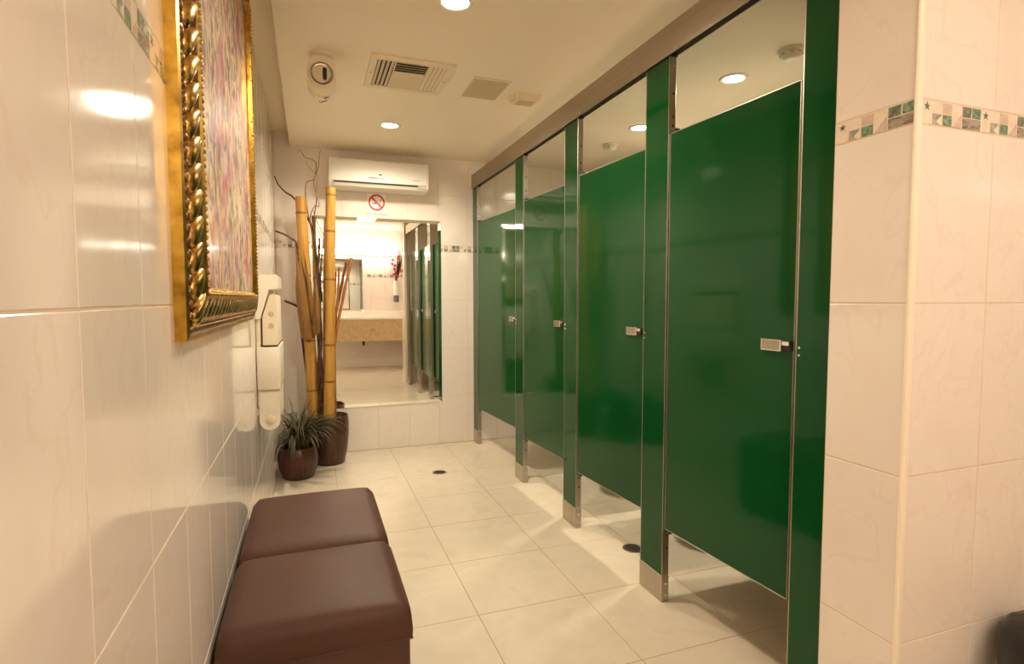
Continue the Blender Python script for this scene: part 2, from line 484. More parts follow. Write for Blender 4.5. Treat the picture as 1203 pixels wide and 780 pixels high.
# head rail: an open channel along the pilaster tops
hr = empty('head_rail', (X_P, 0, 2.127), 'brown anodised aluminium head rail running along the cubicle tops', 'rail')
zt, zb = .117, 0
xb = TH - .004
prof = [(-.010, zb), (-.010, zt - .004), (-.006, zt), (xb - .004, zt), (xb, zt - .004), (xb, zb), (xb - .003, zb), (xb - .003, zt - .006), (-.0065, zt - .006), (-.0065, zb)]
MB().prism(prof, 'y', Y_C2 + .001, Y_B - .001).build('channel', 'rail_aluminium', hr)
B('channel_shade', 'dark_metal', hr, -.0065, xb - .003, Y_C2 + .001, Y_B - .001, .012, .016)  # dark strip standing in for the shade inside the channel's underside
for yy in (1.26, 1.78, 2.06, 2.56, 2.83, 3.34, 3.62, 4.36):
    B('rail_clip', 'steel', hr, -.0115, -.0102, yy - .012, yy + .012, .002, .022, .0005)

def door(y_h, width, label, rz=R(3.6)):
    t = empty('cubicle_door', (X_P + .006, y_h, .30), label, 'door', GRP_D, rz)
    W, H, T = width, 1.54, .026
    B('panel', 'green_laminate', t, 0, T, -W + .003, -.003, .003, H - .003, .001)
    B('edge_strip', 'steel', t, -.0004, T + .0004, -W, -W + .003, 0, H, .0008)
    B('edge_strip', 'steel', t, -.0004, T + .0004, -.003, 0, 0, H, .0008)
    B('edge_strip', 'steel', t, -.0004, T + .0004, -W, 0, H - .003, H, .0008)
    B('edge_strip', 'steel', t, -.0004, T + .0004, -W, 0, 0, .003, .0008)
    for z in (-.001, H - .012):
        h = MB().box(.002, T - .002, -.028, .004, z - .012, z + .026, .002).build('hinge', 'dark_metal', t)
        MB().tube([(T / 2, .006, z - .02), (T / 2, .006, z + .03)], .0045, 10).build('pin', 'chrome', h)
    la = MB().box(-.013, .001, -W + .036, -W + .112, .753, .790, .003, 2).build('latch', 'chrome', t)
    B('latch_face', 'steel', la, -.0145, -.0128, -W + .042, -W + .106, .757, .786, .0005)
    MB().box(-.010, -.0002, -W + .004, -W + .037, .756, .787, .002).build('bolt', 'dark_metal', la)
    B('bolt_tip', 'chrome', la, -.0115, -.0098, -W + .010, -W + .034, .772, .784, .0005)
    return t
door(1.829, .572, 'dark green cubicle door with pale latch beside the tiled pillar')
door(2.597, .552, 'green cubicle door second along from the tiled pillar')
door(3.371, .540, 'green cubicle door next to the wide one at the end wall')
door(4.422, .780, 'wide green cubicle door nearest the tiled end wall')

# divider panels between the cubicles, on wall brackets and the pilasters
for yd, lb in ((3.448, 'green divider panel beside the cubicle at the end wall'), (2.678, 'green divider panel in the middle of the cubicles'), (1.910, 'green divider panel of the cubicle beside the tiled pillar')):
    t = empty('divider_panel', (X_P + TH + .002, yd, .30), lb, 'partition', 'green dividers inside the cubicles')
    B('panel', 'green_laminate', t, 0, X_R - X_P - TH - .004, -.013, .013, 0, 1.54, .001)
    B('edge_strip', 'steel', t, 0, X_R - X_P - TH - .004, -.0134, .0134, -.003, 0)
    B('edge_strip', 'steel', t, 0, X_R - X_P - TH - .004, -.0134, .0134, 1.54, 1.543)
    for z in (.2, 1.3):
        B('wall_bracket', 'chrome', t, X_R - X_P - TH - .04, X_R - X_P - TH - .002, -.018, .018, z, z + .05, .001)

# toilets in the cubicles
def toilet(yc, label):
    t = empty('toilet', (2.33, yc, 0), label, 'toilet', 'white toilets in the cubicles')
    def ring(cx, rx, ry, z, n=28):
        return [(cx + rx * math.cos(2 * math.pi * k / n) * (1.0 if math.cos(2 * math.pi * k / n) < 0 else .9), ry * math.sin(2 * math.pi * k / n), z) for k in range(n)]
    def loft(rings):
        mb = MB(); V = [[mb.bm.verts.new(p) for p in r] for r in rings]
        for a, b in zip(V, V[1:]):
            for k in range(len(a)):
                mb.bm.faces.new((a[k], a[(k + 1) % len(a)], b[(k + 1) % len(a)], b[k]))
        mb.bm.faces.new(V[0][::-1]); mb.bm.faces.new(V[-1]); return mb
    loft([ring(.0, .27, .115, 0), ring(.0, .27, .115, .03), ring(.03, .22, .095, .07), ring(.03, .21, .10, .18), ring(-.01, .27, .15, .30), ring(-.02, .30, .18, .37), ring(-.02, .30, .18, .385)]).build('bowl', 'porcelain', t, 50)
    loft([ring(-.02, .305, .185, .387), ring(-.02, .31, .19, .395), ring(-.02, .305, .185, .41)]).build('seat', 'plastic_white', t, 50)
    tk = MB().box(.27, .46, -.21, .21, .38, .74, .02, 3).build('tank', 'porcelain', t, 40)
    B('tank_lid', 'porcelain', tk, .26, .465, -.22, .22, .74, .77, .008, 2, 40)
    MB().tube([(.26, .12, .68), (.24, .12, .68), (.24, .06, .675)], .007, 8).build('flush_lever', 'chrome', tk)
toilet(1.53, 'white toilet in the cubicle beside the tiled pillar')
toilet(2.27, 'white toilet just visible under the door beside the tiled pillar')
toilet(3.08, 'white toilet in the cubicle behind the second and third pilasters')
toilet(4.0, 'white toilet in the wide cubicle at the end wall')

# floor drains
def drain(x, y, label, r=.048):
    t = empty('floor_drain', (x, y, 0), label, 'drain', 'round floor drains')
    MB().lathe([(0, .0005), (r - .008, .0005), (r - .006, .003), (r, .003), (r + .002, .0002)], 32).build('ring', 'steel', t, 40)
    MB().lathe([(0, .0022), (r - .009, .0022), (r - .0085, .0006)], 32).build('grate', 'vent_dark', t, 40)
    for k in range(-3, 4):
        hw = math.sqrt(max(0, (r - .012) ** 2 - (k * .010) ** 2))
        B('slot', 'dark_slot', t, -hw, hw, k * .010 - .0022, k * .010 + .0022, .0022, .0026)
drain(1.066, 3.785, 'small round steel drain in the open corridor floor')
drain(1.69, 2.29, 'round dark drain just under a cubicle door')

# ------------------------------------------------------------------ ceiling fittings
def downlight(x, y, label, power, size=R(166), z=Z_D, col=LAMP_COL):
    t = empty('ceiling_downlight', (x, y, z), label, 'ceiling light', 'round recessed ceiling lights')
    MB().lathe([(.052, .004), (.052, -.004), (.058, -.007), (.068, -.006), (.072, 0)], 40).build('trim_ring', 'plastic_white', t, 40)
    MB().lathe([(0, -.0035), (.035, -.0035), (.052, -.003), (.052, .0)], 40).build('lens', 'lamp_glow', t)
    ld = bpy.data.lights.new('downlight_lamp', 'SPOT'); ld.energy = power; ld.color = col
    ld.spot_size = size; ld.spot_blend = .75; ld.shadow_soft_size = .09
    l = bpy.data.objects.new('downlight_lamp', ld); COL.objects.link(l); l.parent = t; l.location = (0, 0, -.012)
    return t
downlight(.788, 2.161, 'round recessed downlight between the tiled pillar and the vent grille', SPOT_W)
downlight(.756, 3.795, 'round recessed downlight shining in front of the air conditioner', SPOT_W * 1.2)
downlight(2.331, 2.400, 'round downlight above the cubicles beside the nearer smoke detector', STALL_W)
downlight(2.333, 3.288, 'round downlight above the cubicles, closer to the end wall', STALL_W)
downlight(2.05, -.15, 'added round fill light in the washroom ceiling facing the tiled pillar', WASH_FILL_W, z=Z_U, col=WASH_FILL_COL)  # unseen fill lamp, added to brighten the pillar's front face
downlight(1.00, -.15, 'added round fill light in the washroom ceiling over the basin counter', WASH_FILL_W, z=Z_U, col=WASH_FILL_COL)  # second unseen lamp, added to lift the near left wall

def smoke_detector(x, y, label):
    t = empty('smoke_detector', (x, y, Z_D), label, 'smoke detector', 'white smoke detectors above the cubicles')
    MB().lathe([(.062, 0), (.062, -.008), (.056, -.014), (0, -.014)], 32).build('base', 'plastic_white', t, 35)
    MB().lathe([(.050, -.013), (.048, -.026), (.036, -.040), (.018, -.045), (0, -.045)], 32).build('cap', 'plastic_white', t, 50)
    for k in range(8):
        a = k * math.pi / 4
        MB().box(.046, .051, -.006, .006, -.026, -.018).build('slot', 'plastic_grey', t).rotation_euler = (0, 0, a)
smoke_detector(2.349, 2.046, 'white smoke detector above the door beside the tiled pillar')
smoke_detector(2.359, 3.716, 'white smoke detector above the cubicles nearer the end wall')

# air vent grille
t = empty('air_vent', (.732, 2.932, Z_D), 'cream square louvred air vent grille in the corridor ceiling', 'vent')
MB().box(-.17, .17, -.175, .175, -.002, .0).build('backing', 'vent_dark', t)
mb = MB()
for a in ((-.203, .203, -.210, -.168), (-.203, .203, .168, .210), (-.203, -.168, -.168, .168), (.168, .203, -.168, .168)):
    mb.box(a[0], a[1], a[2], a[3], -.011, 0, .0015)
mb.build('frame', 'vent_metal', t)
def slat(x0, x1, y0, y1, along, tilt):
    o = MB().box(-(x1 - x0) / 2, (x1 - x0) / 2, -(y1 - y0) / 2, (y1 - y0) / 2, -.0008, .0008).build('slat', 'vent_metal', t)
    o.location = ((x0 + x1) / 2, (y0 + y1) / 2, -.0075)
    o.rotation_euler = (tilt, 0, 0) if along == 'x' else (0, tilt, 0)
for k in range(4):
    slat(-.166 + k * .021, -.149 + k * .021, -.166, .166, 'y', R(-28))
    slat(.149 - k * .021, .166 - k * .021, -.166, .166, 'y', R(28))
B('divider', 'vent_metal', t, -.083, -.078, -.168, .168, -.011, -.003)
B('divider', 'vent_metal', t, .078, .083, -.168, .168, -.011, -.003)
for k in range(13):
    yy = -.160 + k * .0265
    slat(-.077, .077, yy - .010, yy + .012, 'x', R(34) if k < 5 else R(-30))
for x, y in ((-.186, 0), (.186, 0)):
    MB().lathe([(0, -.0135), (.005, -.013), (.006, -.011)], 12, (x, y, 0)).build('screw', 'steel', t)

t = empty('ceiling_panel', (1.159, 2.974, Z_D), 'flat square access panel in the ceiling beside the vent grille', 'panel')
B('plate', 'plastic_grey', t, -.098, .098, -.140, .140, -.006, 0, .002)
B('lip', 'vent_metal', t, -.104, .104, -.147, -.141, -.010, 0, .001)
t = empty('ceiling_box', (1.41, 3.0, Z_D), 'small cream box fitting on the ceiling near the head rail', 'fitting')
MB().prism([(-.075, 0), (.075, 0), (.06, -.032), (-.06, -.032)], 'y', -.05, .07).build('housing', 'vent_metal', t)
B('sensor_window', 'plastic_grey', t, -.048, .048, -.01, .06, -.035, -.0315, .002)
MB().lathe([(.02, .0), (.022, -.02), (.012, -.034), (0, -.036)], 20, (-.085, .02, 0)).build('knob', 'vent_metal', t, 50)

# emergency lamp: a cream capsule hung under the ceiling with a clear dome facing the entrance
t = empty('ceiling_lamp', (.31, 2.83, Z_D), 'cream capsule shaped lamp with clear glass dome hung under the ceiling', 'lamp')
MB().lathe([(.055, 0), (.055, -.010), (.045, -.016), (0, -.016)], 28).build('base', 'plastic_cream', t, 40)
def capsule(w, h, y0, y1, zc, n=14):
    pts = [(w * math.cos(math.pi * k / n), zc + h + w * math.sin(math.pi * k / n)) for k in range(n + 1)] + [(w * math.cos(math.pi + math.pi * k / n), zc - h + w * math.sin(math.pi + math.pi * k / n)) for k in range(n + 1)]
    return MB().prism(pts, 'y', y0, y1)
capsule(.064, .030, -.030, .045, -.103).build('housing', 'plastic_cream', t, 40)
dome = MB().lathe([(.046, 0), (.045, .018), (.036, .034), (.018, .044), (0, .046)], 28).build('dome', 'glass', t, 60)
dome.matrix_local = Matrix.Translation((0, -.030, -.102)) @ Matrix.Rotation(R(90), 4, 'X')
hood = MB().lathe([(.050, 0), (.052, .020), (.058, .021), (.060, 0)], 28).build('dome_ring', 'plastic_cream', t, 40)
hood.matrix_local = Matrix.Translation((0, -.029, -.102)) @ Matrix.Rotation(R(90), 4, 'X')
rf = MB().lathe([(.044, .002), (.030, .006), (.012, .010), (0, .010)], 28).build('reflector', 'chrome', t, 60)
rf.matrix_local = Matrix.Translation((0, -.030, -.102)) @ Matrix.Rotation(R(90), 4, 'X')
B('bulb', 'dark_slot', t, .004, .018, -.062, -.036, -.120, -.082, .004, 2, 40)
B('bracket', 'plastic_cream', t, -.034, .030, -.012, .020, -.222, -.190, .004, 2, 40)
MB().tube([(.030, -.014, -.196), (.010, -.022, -.204), (.022, -.024, -.214), (-.006, -.020, -.226), (-.012, -.014, -.218)], .0022, 6).build('wire', 'dark_twig', t)

# ------------------------------------------------------------------ air conditioner
t = empty('air_conditioner', (.755, Y_B, 2.026), 'white split air conditioner mounted high on the end wall', 'air conditioner')
prof = [(-.001, .020), (-.001, .232), (-.10, .236), (-.165, .233), (-.188, .220), (-.196, .195), (-.196, .075), (-.190, .048), (-.165, .026), (-.10, .014)]
MB().prism(prof, 'x', -.368, .368).build('body', 'plastic_ac', t, 28)
MB().prism([(-.197, .062), (-.197, .196), (-.188, .221), (-.192, .224), (-.2015, .198), (-.2015, .062)], 'x', -.355, .352).build('front_panel', 'plastic_ac', t, 28)
B('end_cap', 'plastic_white', t, .354, .3695, -.199, -.02, .034, .224, .006, 2, 40)
B('louver_slot', 'dark_slot', t, -.335, .285, -.2022, -.190, .050, .059)
MB().prism([(-.196, .050), (-.178, .028), (-.172, .026), (-.19, .05)], 'x', -.33, .285).build('louver', 'plastic_white', t)
B('display_window', 'dark_slot', t, -.012, .014, -.2024, -.2013, .116, .124, .0008)
x = -.085                      # illegible maker's word: a row of tiny red then grey strokes
for k in range(11):
    ww = (.011, .009, .012, .010, .011)[k % 5]
    B('logo_mark', 'logo_red' if k < 6 else 'logo_grey', t, x, x + ww - .0025, -.2022, -.2014, .088, .100 if k < 6 else .098)
    x += ww
for k in range(5):
    B('label_mark', 'logo_grey', t, .245 + k * .012, .253 + k * .012, -.2022, -.2014, .092, .097)

# ------------------------------------------------------------------ no-smoking sign
t = empty('no_smoking_sign', (.748, Y_B, 1.972), 'no smoking sign with red ring on the end wall under the air conditioner', 'sign')
B('plate', 'sign_white', t, -.072, .072, -.0022, -.0002, -.112, .072, .0004)
def ring_y(ro, ri, y0, y1, n=40):
    mb = MB()
    for k in range(n):
        a, b = 2 * math.pi * k / n, 2 * math.pi * (k + 1) / n
        P = lambda r, th, y: (r * math.cos(th), y, r * math.sin(th))
        mb.quad([P(ri, a, y0), P(ro, a, y0), P(ro, b, y0), P(ri, b, y0)])
        mb.quad([P(ro, a, y0), P(ro, a, y1), P(ro, b, y1), P(ro, b, y0)])
        mb.quad([P(ri, a, y1), P(ri, a, y0), P(ri, b, y0), P(ri, b, y1)])
    bmesh.ops.remove_doubles(mb.bm, verts=mb.bm.verts[:], dist=1e-6)
    return mb
ring_y(.064, .050, -.0034, -.0018).build('ring', 'sign_red', t)
o = B('slash', 'sign_red', t, -.055, .055, -.0036, -.0018, -.007, .007); o.rotation_euler = (0, R(45), 0)
B('cigarette', 'sign_black', t, -.034, .020, -.0030, -.0018, -.012, -.003)
B('cigarette_tip', 'sign_red', t, .023, .034, -.0030, -.0018, -.012, -.003)
MB().tube([(.028, -.0025, 0), (.026, -.0025, .010), (.031, -.0025, .018), (.027, -.0025, .026)], .0016, 6).build('smoke', 'sign_black', t)
cu = bpy.data.curves.new('lettering', 'FONT'); cu.body = 'NO FUMAR'; cu.size = .030; cu.align_x = 'CENTER'; cu.extrude = .0004
o = bpy.data.objects.new('lettering', cu); COL.objects.link(o)
dg = bpy.context.evaluated_depsgraph_get()
me = bpy.data.meshes.new_from_object(o.evaluated_get(dg)); bpy.data.objects.remove(o)
me.materials.clear()
o = link('lettering', me, 'sign_black', t); o.location = (0, -.0026, -.101); o.rotation_euler = (R(90), 0, 0)

# ------------------------------------------------------------------ wall mirror with a bevelled rim
t = empty('wall_mirror', (.762, Y_B, .354), 'large frameless mirror with a slanted glass rim on the end wall', 'mirror')
hw, H, bw = .498, 1.496, .026
MB().box(-hw, hw, -.004, -.0005, 0, H).build('backing', 'mirror_back', t)
MB().quad([(-hw + bw, -.0095, bw), (hw - bw, -.0095, bw), (hw - bw, -.0095, H - bw), (-hw + bw, -.0095, H - bw)]).build('glass', 'mirror', t)
for nm, q in (('l', [(-hw, -.0042, 0), (-hw + bw, -.0095, bw), (-hw + bw, -.0095, H - bw), (-hw, -.0042, H)]),
              ('r', [(hw, -.0042, 0), (hw, -.0042, H), (hw - bw, -.0095, H - bw), (hw - bw, -.0095, bw)]),
              ('b', [(-hw, -.0042, 0), (hw, -.0042, 0), (hw - bw, -.0095, bw), (-hw + bw, -.0095, bw)]),
              ('t', [(-hw, -.0042, H), (-hw + bw, -.0095, H - bw), (hw - bw, -.0095, H - bw), (hw, -.0042, H)])):
    MB().quad(q).build('bevel', 'mirror', t)

# ------------------------------------------------------------------ picture in a gold frame on the left wall
PY0, PY1, PZ0, PZ1 = 1.182, 2.500, 1.132, 2.400
t = empty('framed_painting', (0, (PY0 + PY1) / 2, PZ0), 'abstract pink and yellow painting in an ornate gold frame', 'picture')
cy = (PY0 + PY1) / 2; W2 = (PY1 - PY0) / 2; HT = PZ1 - PZ0; FW = .105
B('canvas', 'painting_paint', t, .018, .027, -W2 + FW - .01, W2 - FW + .01, FW - .01, HT - FW + .01)
fr = bpy.data.objects.new('frame', None)
# the moulding profile runs (distance in from the outer edge, height off the wall)
prof = [(0, 0), (0, .021), (.010, .024), (.016, .021), (.026, .0225), (.034, .025), (.050, .026), (.066, .031), (.078, .041), (.086, .0455), (.096, .044), (.100, .038), (.105, .030), (.105, .004)]
mb = MB(); rings = []
for d, h in prof:
    rings.append([mb.bm.verts.new((h, sy * (W2 - d), HT / 2 + sz * (HT / 2 - d))) for sy, sz in ((-1, -1), (1, -1), (1, 1), (-1, 1))])
faces_side = []
for i, (a, b) in enumerate(zip(rings, rings[1:])):
    for k in range(4):
        f = mb.bm.faces.new((a[k], a[(k + 1) % 4], b[(k + 1) % 4], b[k]))
        f.material_index = 0 if i in (0, 1, 8, 9, 10, 11, 12) else 1
me = mb.mesh('frame'); me.materials.append(MATS['gold']); me.materials.append(MATS['bronze'])
bpy.data.objects.remove(fr)
fr = link('frame', me, None, t)
# gadroons: fat slanted leaves in the scoop, one object each
g = MB().ball((0, 0, 0), 1.0, 1, 1, 1, 3)
for v in g.bm.verts:
    q = v.co.z; tp = 1 - .42 * q
    v.co = Vector((v.co.x * .0120 * tp, v.co.y * .0190 * tp + .010 * q * q, q * .047))
g.bm.transform(Matrix.Rotation(R(-44), 4, 'X'))
gm = g.mesh('gadroon', 60); gm.materials.append(MATS['gold_antique'])
def run(p0, p1, inward, count, m0):
    for k in range(count):
        s = (k + .5) / count
        p = Vector(p0).lerp(Vector(p1), s)
        o = bpy.data.objects.new('gadroon', gm); COL.objects.link(o); o.parent = fr
        o.matrix_local = Matrix.Translation(p) @ m0
def basis(along, inn):
    a = Vector(along); i = Vector(inn); return Matrix((Vector((1, 0, 0)) * (1 if True else 1), i, a)).transposed().to_4x4()
gi, gh = .062, .0300
tilt = lambda M: M @ Matrix.Rotation(R(-16), 4, 'Z')
nv, nh = 23, 24
run((gh, -W2 + gi, .04), (gh, -W2 + gi, HT - .04), 1, nv, tilt(basis((0, 0, 1), (0, 1, 0))))
run((gh, W2 - gi, .04), (gh, W2 - gi, HT - .04), 1, nv, tilt(basis((0, 0, 1), (0, -1, 0))))
run((gh, -W2 + .04, gi), (gh, W2 - .04, gi), 1, nh, tilt(basis((0, 1, 0), (0, 0, 1))))
run((gh, -W2 + .04, HT - gi), (gh, W2 - .04, HT - gi), 1, nh, tilt(basis((0, 1, 0), (0, 0, -1))))
# bead rows (outer leaf beads, inner rope): too fine to pick apart
def beads(name, d, h, step, r, sx, mt):
    mb = MB()
    a0, a1, b0, b1 = -W2 + d, W2 - d, d, HT - d
    pts = []
    n = int((a1 - a0) / step)
    for k in range(n + 1):
        y = a0 + (a1 - a0) * k / n; pts += [(h, y, b0, 'y'), (h, y, b1, 'y')]
    n = int((b1 - b0) / step)
    for k in range(1, n):
        z = b0 + (b1 - b0) * k / n; pts += [(h, a0, z, 'z'), (h, a1, z, 'z')]
    for x, y, z, ax in pts:
        mb.ball((x, y, z), r, 1, sx if ax == 'y' else 1, sx if ax == 'z' else 1, 1)
    o = mb.build(name, mt, fr, 60); o['kind'] = 'stuff'
beads('bead_row', .022, .0230, .024, .0066, 1.6, 'bronze')
beads('rope_row', .090, .0455, .014, .0042, 1.3, 'gold')

# ------------------------------------------------------------------ folding baby changing station on the left wall
t = empty('changing_station', (0, 2.79, .60), 'white folding plastic changing station fixed to the left wall', 'changing station')
L_ = .38
B('back_plate', 'plastic_cream', t, .0005, .022, .012, L_ - .012, .10, .715, .006, 2, 40)
MB().prism([(.0005, .655), (.0005, .725), (.092, .725), (.098, .719), (.098, .665), (.094, .659), (.060, .655), (.046, .60), (.030, .55), (.022, .52), (.0005, .52)], 'y', 0, L_).build('top_bracket', 'plastic_white', t, 30)
MB().prism([(.030, .40), (.030, .53), (.044, .575), (.060, .625), (.070, .635), (.088, .632), (.093, .62), (.093, .40)], 'y', .004, L_ - .004).build('folded_seat', 'plastic_cream', t, 30)
for z in (.49, .545):
    MB().lathe([(0, .003), (.010, .003), (.012, 0)], 16).build('rivet', 'plastic_grey', t).matrix_local = Matrix.Translation((.068, .004, z)) @ Matrix.Rotation(R(90), 4, 'X')
B('seam', 'dark_slot', t, .026, .094, .003, L_ - .003, .3945, .3985)
MB().box(.002, .101, -.006, L_ + .006, .192, .391, .006, 2).build('tray', 'plastic_white', t, 40)
B('seam', 'plastic_grey', t, .012, .094, .0, L_, .186, .193)
pts = [(.008, .188), (.008, .045)] + [(.052 + .044 * math.cos(a), .048 + .044 * math.sin(a)) for a in [math.pi + math.pi * k / 12 for k in range(13)]] + [(.096, .188)]
MB().prism(pts, 'y', .002, .05).build('hinge_arm', 'plastic_white', t, 30)
MB().prism(pts, 'y', L_ - .05, L_ - .002).build('hinge_arm', 'plastic_white', t, 30)
MB().lathe([(0, .004), (.018, .004), (.021, .002), (.021, 0)], 24).build('pivot_cap', 'plastic_cream', t, 40).matrix_local = Matrix.Translation((.054, .002, .052)) @ Matrix.Rotation(R(90), 4, 'X')

# ------------------------------------------------------------------ two leather ottomans
def ottoman(y0, y1, label):
    x0, x1 = .012, .470
    t = empty('leather_ottoman', ((x0 + x1) / 2, (y0 + y1) / 2, 0), label, 'ottoman', 'brown leather ottomans')
    a, b = (x1 - x0) / 2, (y1 - y0) / 2
    def cushion(a, b, z0, z1, crown, edge, n=18):
        mb = MB(); rows = []
        # top grid with crown and rounded rim
        def h(u, v):
            e = lambda q: 1 - max(0, (abs(q) - (1 - edge)) / edge) ** 2.6
            base = z1 - .026 * (2 - e(u) - e(v)) * .9
            return base + crown * (1 - u * u) * (1 - v * v)
        G = []
        us = [-1 + 2 * i / n for i in range(n + 1)]
        us = [math.copysign(abs(q) ** .8, q) for q in us]
        for u in us:
            G.append([mb.bm.verts.new((u * a * (1 - .006 * abs(v) ** 8), v * b * (1 - .006 * abs(u) ** 8), h(u, v))) for v in us])
        for i in range(n):
            for j in range(n):
                mb.bm.faces.new((G[i][j], G[i + 1][j], G[i + 1][j + 1], G[i][j + 1]))
        edge_loop = [G[i][0] for i in range(n + 1)] + [G[n][j] for j in range(1, n + 1)] + [G[i][n] for i in range(n - 1, -1, -1)] + [G[0][j] for j in range(n - 1, 0, -1)]
        prev = edge_loop
        for k, (f, s) in enumerate(((.25, 1.010), (.55, 1.013), (.85, 1.008), (1.0, .996))):
            ring = [mb.bm.verts.new((v.co.x * s, v.co.y * s, v.co.z + (z0 - v.co.z) * f)) for v in edge_loop]
            for i in range(len(ring)):
                mb.bm.faces.new((prev[i], prev[(i + 1) % len(ring)], ring[(i + 1) % len(ring)], ring[i]))
            prev = ring
        mb.bm.faces.new(prev)
        return mb
    cushion(a, b, .335, .425, .016, .16).build('seat_cushion', 'leather', t, 50)
    B('base', 'leather_side', t, -a + .004, a - .004, -b + .004, b - .004, .035, .333, .010, 3, 40)
    mb = MB(); q = .0035
    mb.tube([(-a, -b, .334), (a, -b, .334), (a, b, .334), (-a, b, .334), (-a, -b, .334)], q, 6)
    mb.build('piping', 'leather', t, 60)
    for sx in (-1, 1):
        for sy in (-1, 1):
            MB().lathe([(.018, 0), (.022, .035), (0, .036)], 16, (sx * (a - .05), sy * (b - .05), 0)).build('foot', 'black', t, 40)
ottoman(1.405, 1.838, 'brown leather ottoman farther from the potted plants, its side panel showing')
ottoman(1.850, 2.400, 'brown leather ottoman on the side towards the potted plants')

# ------------------------------------------------------------------ pots and plants
t = empty('bamboo_pot', (.352, 4.305, 0), 'large dark brown tapered pot holding the bamboo poles', 'pot')
MB().lathe([(0, 0), (.095, 0), (.108, .012), (.128, .10), (.140, .22), (.141, .31), (.136, .352), (.130, .356), (.124, .350), (.126, .30), (.124, .26), (0, .26)], 44).build('body', 'pot_brown', t, 45)
MB().lathe([(0, .292), (.06, .296), (.125, .288)], 32).build('soil', 'soil', t, 60)
for k in range(26):
    a = random.uniform(0, 6.28); r_ = random.uniform(.07, .115)
    MB().ball((r_ * math.cos(a), r_ * math.sin(a), .300), random.uniform(.009, .016), 1, 1, .7, 1).build('pebble', 'pebble', t, 60)

def pole(p0, p1, r, fr_nodes, label):
    p0, p1 = Vector(p0), Vector(p1)
    t = empty('bamboo_pole', p0, label, 'bamboo', 'yellow bamboo poles')
    d = p1 - p0
    pts, rad = [], []
    fs = sorted(fr_nodes)
    n = 40
    side = d.orthogonal().normalized()
    for i in range(n + 1):
        s = i / n
        bend = .006 * math.sin(s * 5.0)
        pts.append(d * s + side * bend)
        rad.append(r * (1.04 - .12 * s) * (1 + .0 * s))
    MB().tube(pts, rad, 20).build('culm', 'bamboo', t, 50)
    for f in fs:
        c = d * f + side * .006 * math.sin(f * 5.0); u = d.normalized(); rr = r * (1.04 - .12 * f)
        MB().tube([c - u * .008, c - u * .003, c, c + u * .003, c + u * .007], [rr * 1.005, rr * 1.05, rr * 1.0, rr * 1.045, rr * 1.003], 20).build('node_ring', 'bamboo_ring', t, 60)
    c = p1 - p0 + side * .006 * math.sin(5.0)
    MB().tube([c - d.normalized() * .002, c + d.normalized() * .0015], rad[-1] * .7, 16).build('hollow_end', 'bamboo_ring', t)
pole((.246, 4.31, .29), (.192, 4.33, 1.945), .040, (.155, .375, .66, .93), 'tall yellow bamboo pole leaning against the left wall side')
pole((.345, 4.235, .29), (.398, 4.24, 2.005), .037, (.19, .345, .62, .82, .97), 'tall yellow bamboo pole standing in front of the mirror')

def stick(name, pts, r0, r1, mt, label, cat, group, n=8):
    V = [Vector(p) for p in pts]
    # catmull-rom smoothing
    out = []
    for i in range(len(V) - 1):
        a, b, c, d = V[max(i - 1, 0)], V[i], V[i + 1], V[min(i + 2, len(V) - 1)]
        for k in range(5):
            s = k / 5
            out.append(.5 * ((2 * b) + (c - a) * s + (2 * a - 5 * b + 4 * c - d) * s * s + (3 * b - a - 3 * c + d) * s ** 3))
    out.append(V[-1])
    rad = [r0 + (r1 - r0) * i / (len(out) - 1) for i in range(len(out))]
    o = MB().tube(out, rad, n).build(name, mt, None, 60)
    return tag(o, label, cat, group) if label else o

G1, G2, G3 = 'curly twigs above the bamboo pot', 'dry brown sticks in the bamboo pot', 'dry leaf sheaths around the bamboo'
stick('curly_twig', [(.30, 4.32, .29), (.290, 4.32, 1.0), (.288, 4.36, 1.53), (.262, 4.36, 1.71), (.228, 4.37, 1.89), (.228, 4.38, 2.05), (.285, 4.38, 2.09), (.302, 4.37, 2.195), (.268, 4.36, 2.225), (.225, 4.36, 2.235), (.192, 4.35, 2.285), (.178, 4.35, 2.26)], .006, .0018, 'twig', 'pale curly twig ending in a hook under the soffit', 'twig', G1, 6)
stick('curly_twig', [(.31, 4.30, .29), (.300, 4.30, 1.1), (.290, 4.34, 1.53), (.276, 4.33, 1.77), (.300, 4.34, 1.95), (.281, 4.35, 2.06), (.314, 4.33, 2.165), (.322, 4.33, 2.25), (.332, 4.33, 2.29)], .006, .0018, 'twig', 'pale wavy twig rising highest beside the air conditioner', 'twig', G1, 6)
stick('curly_twig', [(.30, 4.35, .29), (.295, 4.36, 1.2), (.27, 4.40, 1.62), (.25, 4.41, 1.80), (.285, 4.42, 1.90), (.315, 4.41, 1.90), (.30, 4.42, 2.02), (.31, 4.42, 2.12), (.26, 4.43, 2.17), (.23, 4.43, 2.22)], .005, .0015, 'twig', 'thin pale twig weaving behind the other curly twigs', 'twig', G1, 6)
stick('curly_twig', [(.305, 4.33, .29), (.31, 4.34, 1.2), (.33, 4.36, 1.55), (.345, 4.37, 1.66), (.325, 4.38, 1.72), (.29, 4.38, 1.80), (.275, 4.38, 1.86)], .005, .0015, 'twig', 'short wavy twig in front of the mirror corner', 'twig', G1, 6)
for k, lb in enumerate(('dark twisted vine stem between the two bamboo poles', 'dark reddish vine stem wrapped round the twisted vine', 'thin dark vine stem rising between the bamboo poles')):
    pts = []
    for i in range(15):
        s = i / 14; a = s * 13 + k * 2.1
        pts.append((.297 + .014 * math.cos(a), 4.275 + .014 * math.sin(a), .29 + s * (1.36 - .12 * k)))
    stick('vine_stem', pts, .010 - .002 * k, .006, 'dark_twig', lb, 'vine', 'dark vine stems between the bamboo poles', 7)
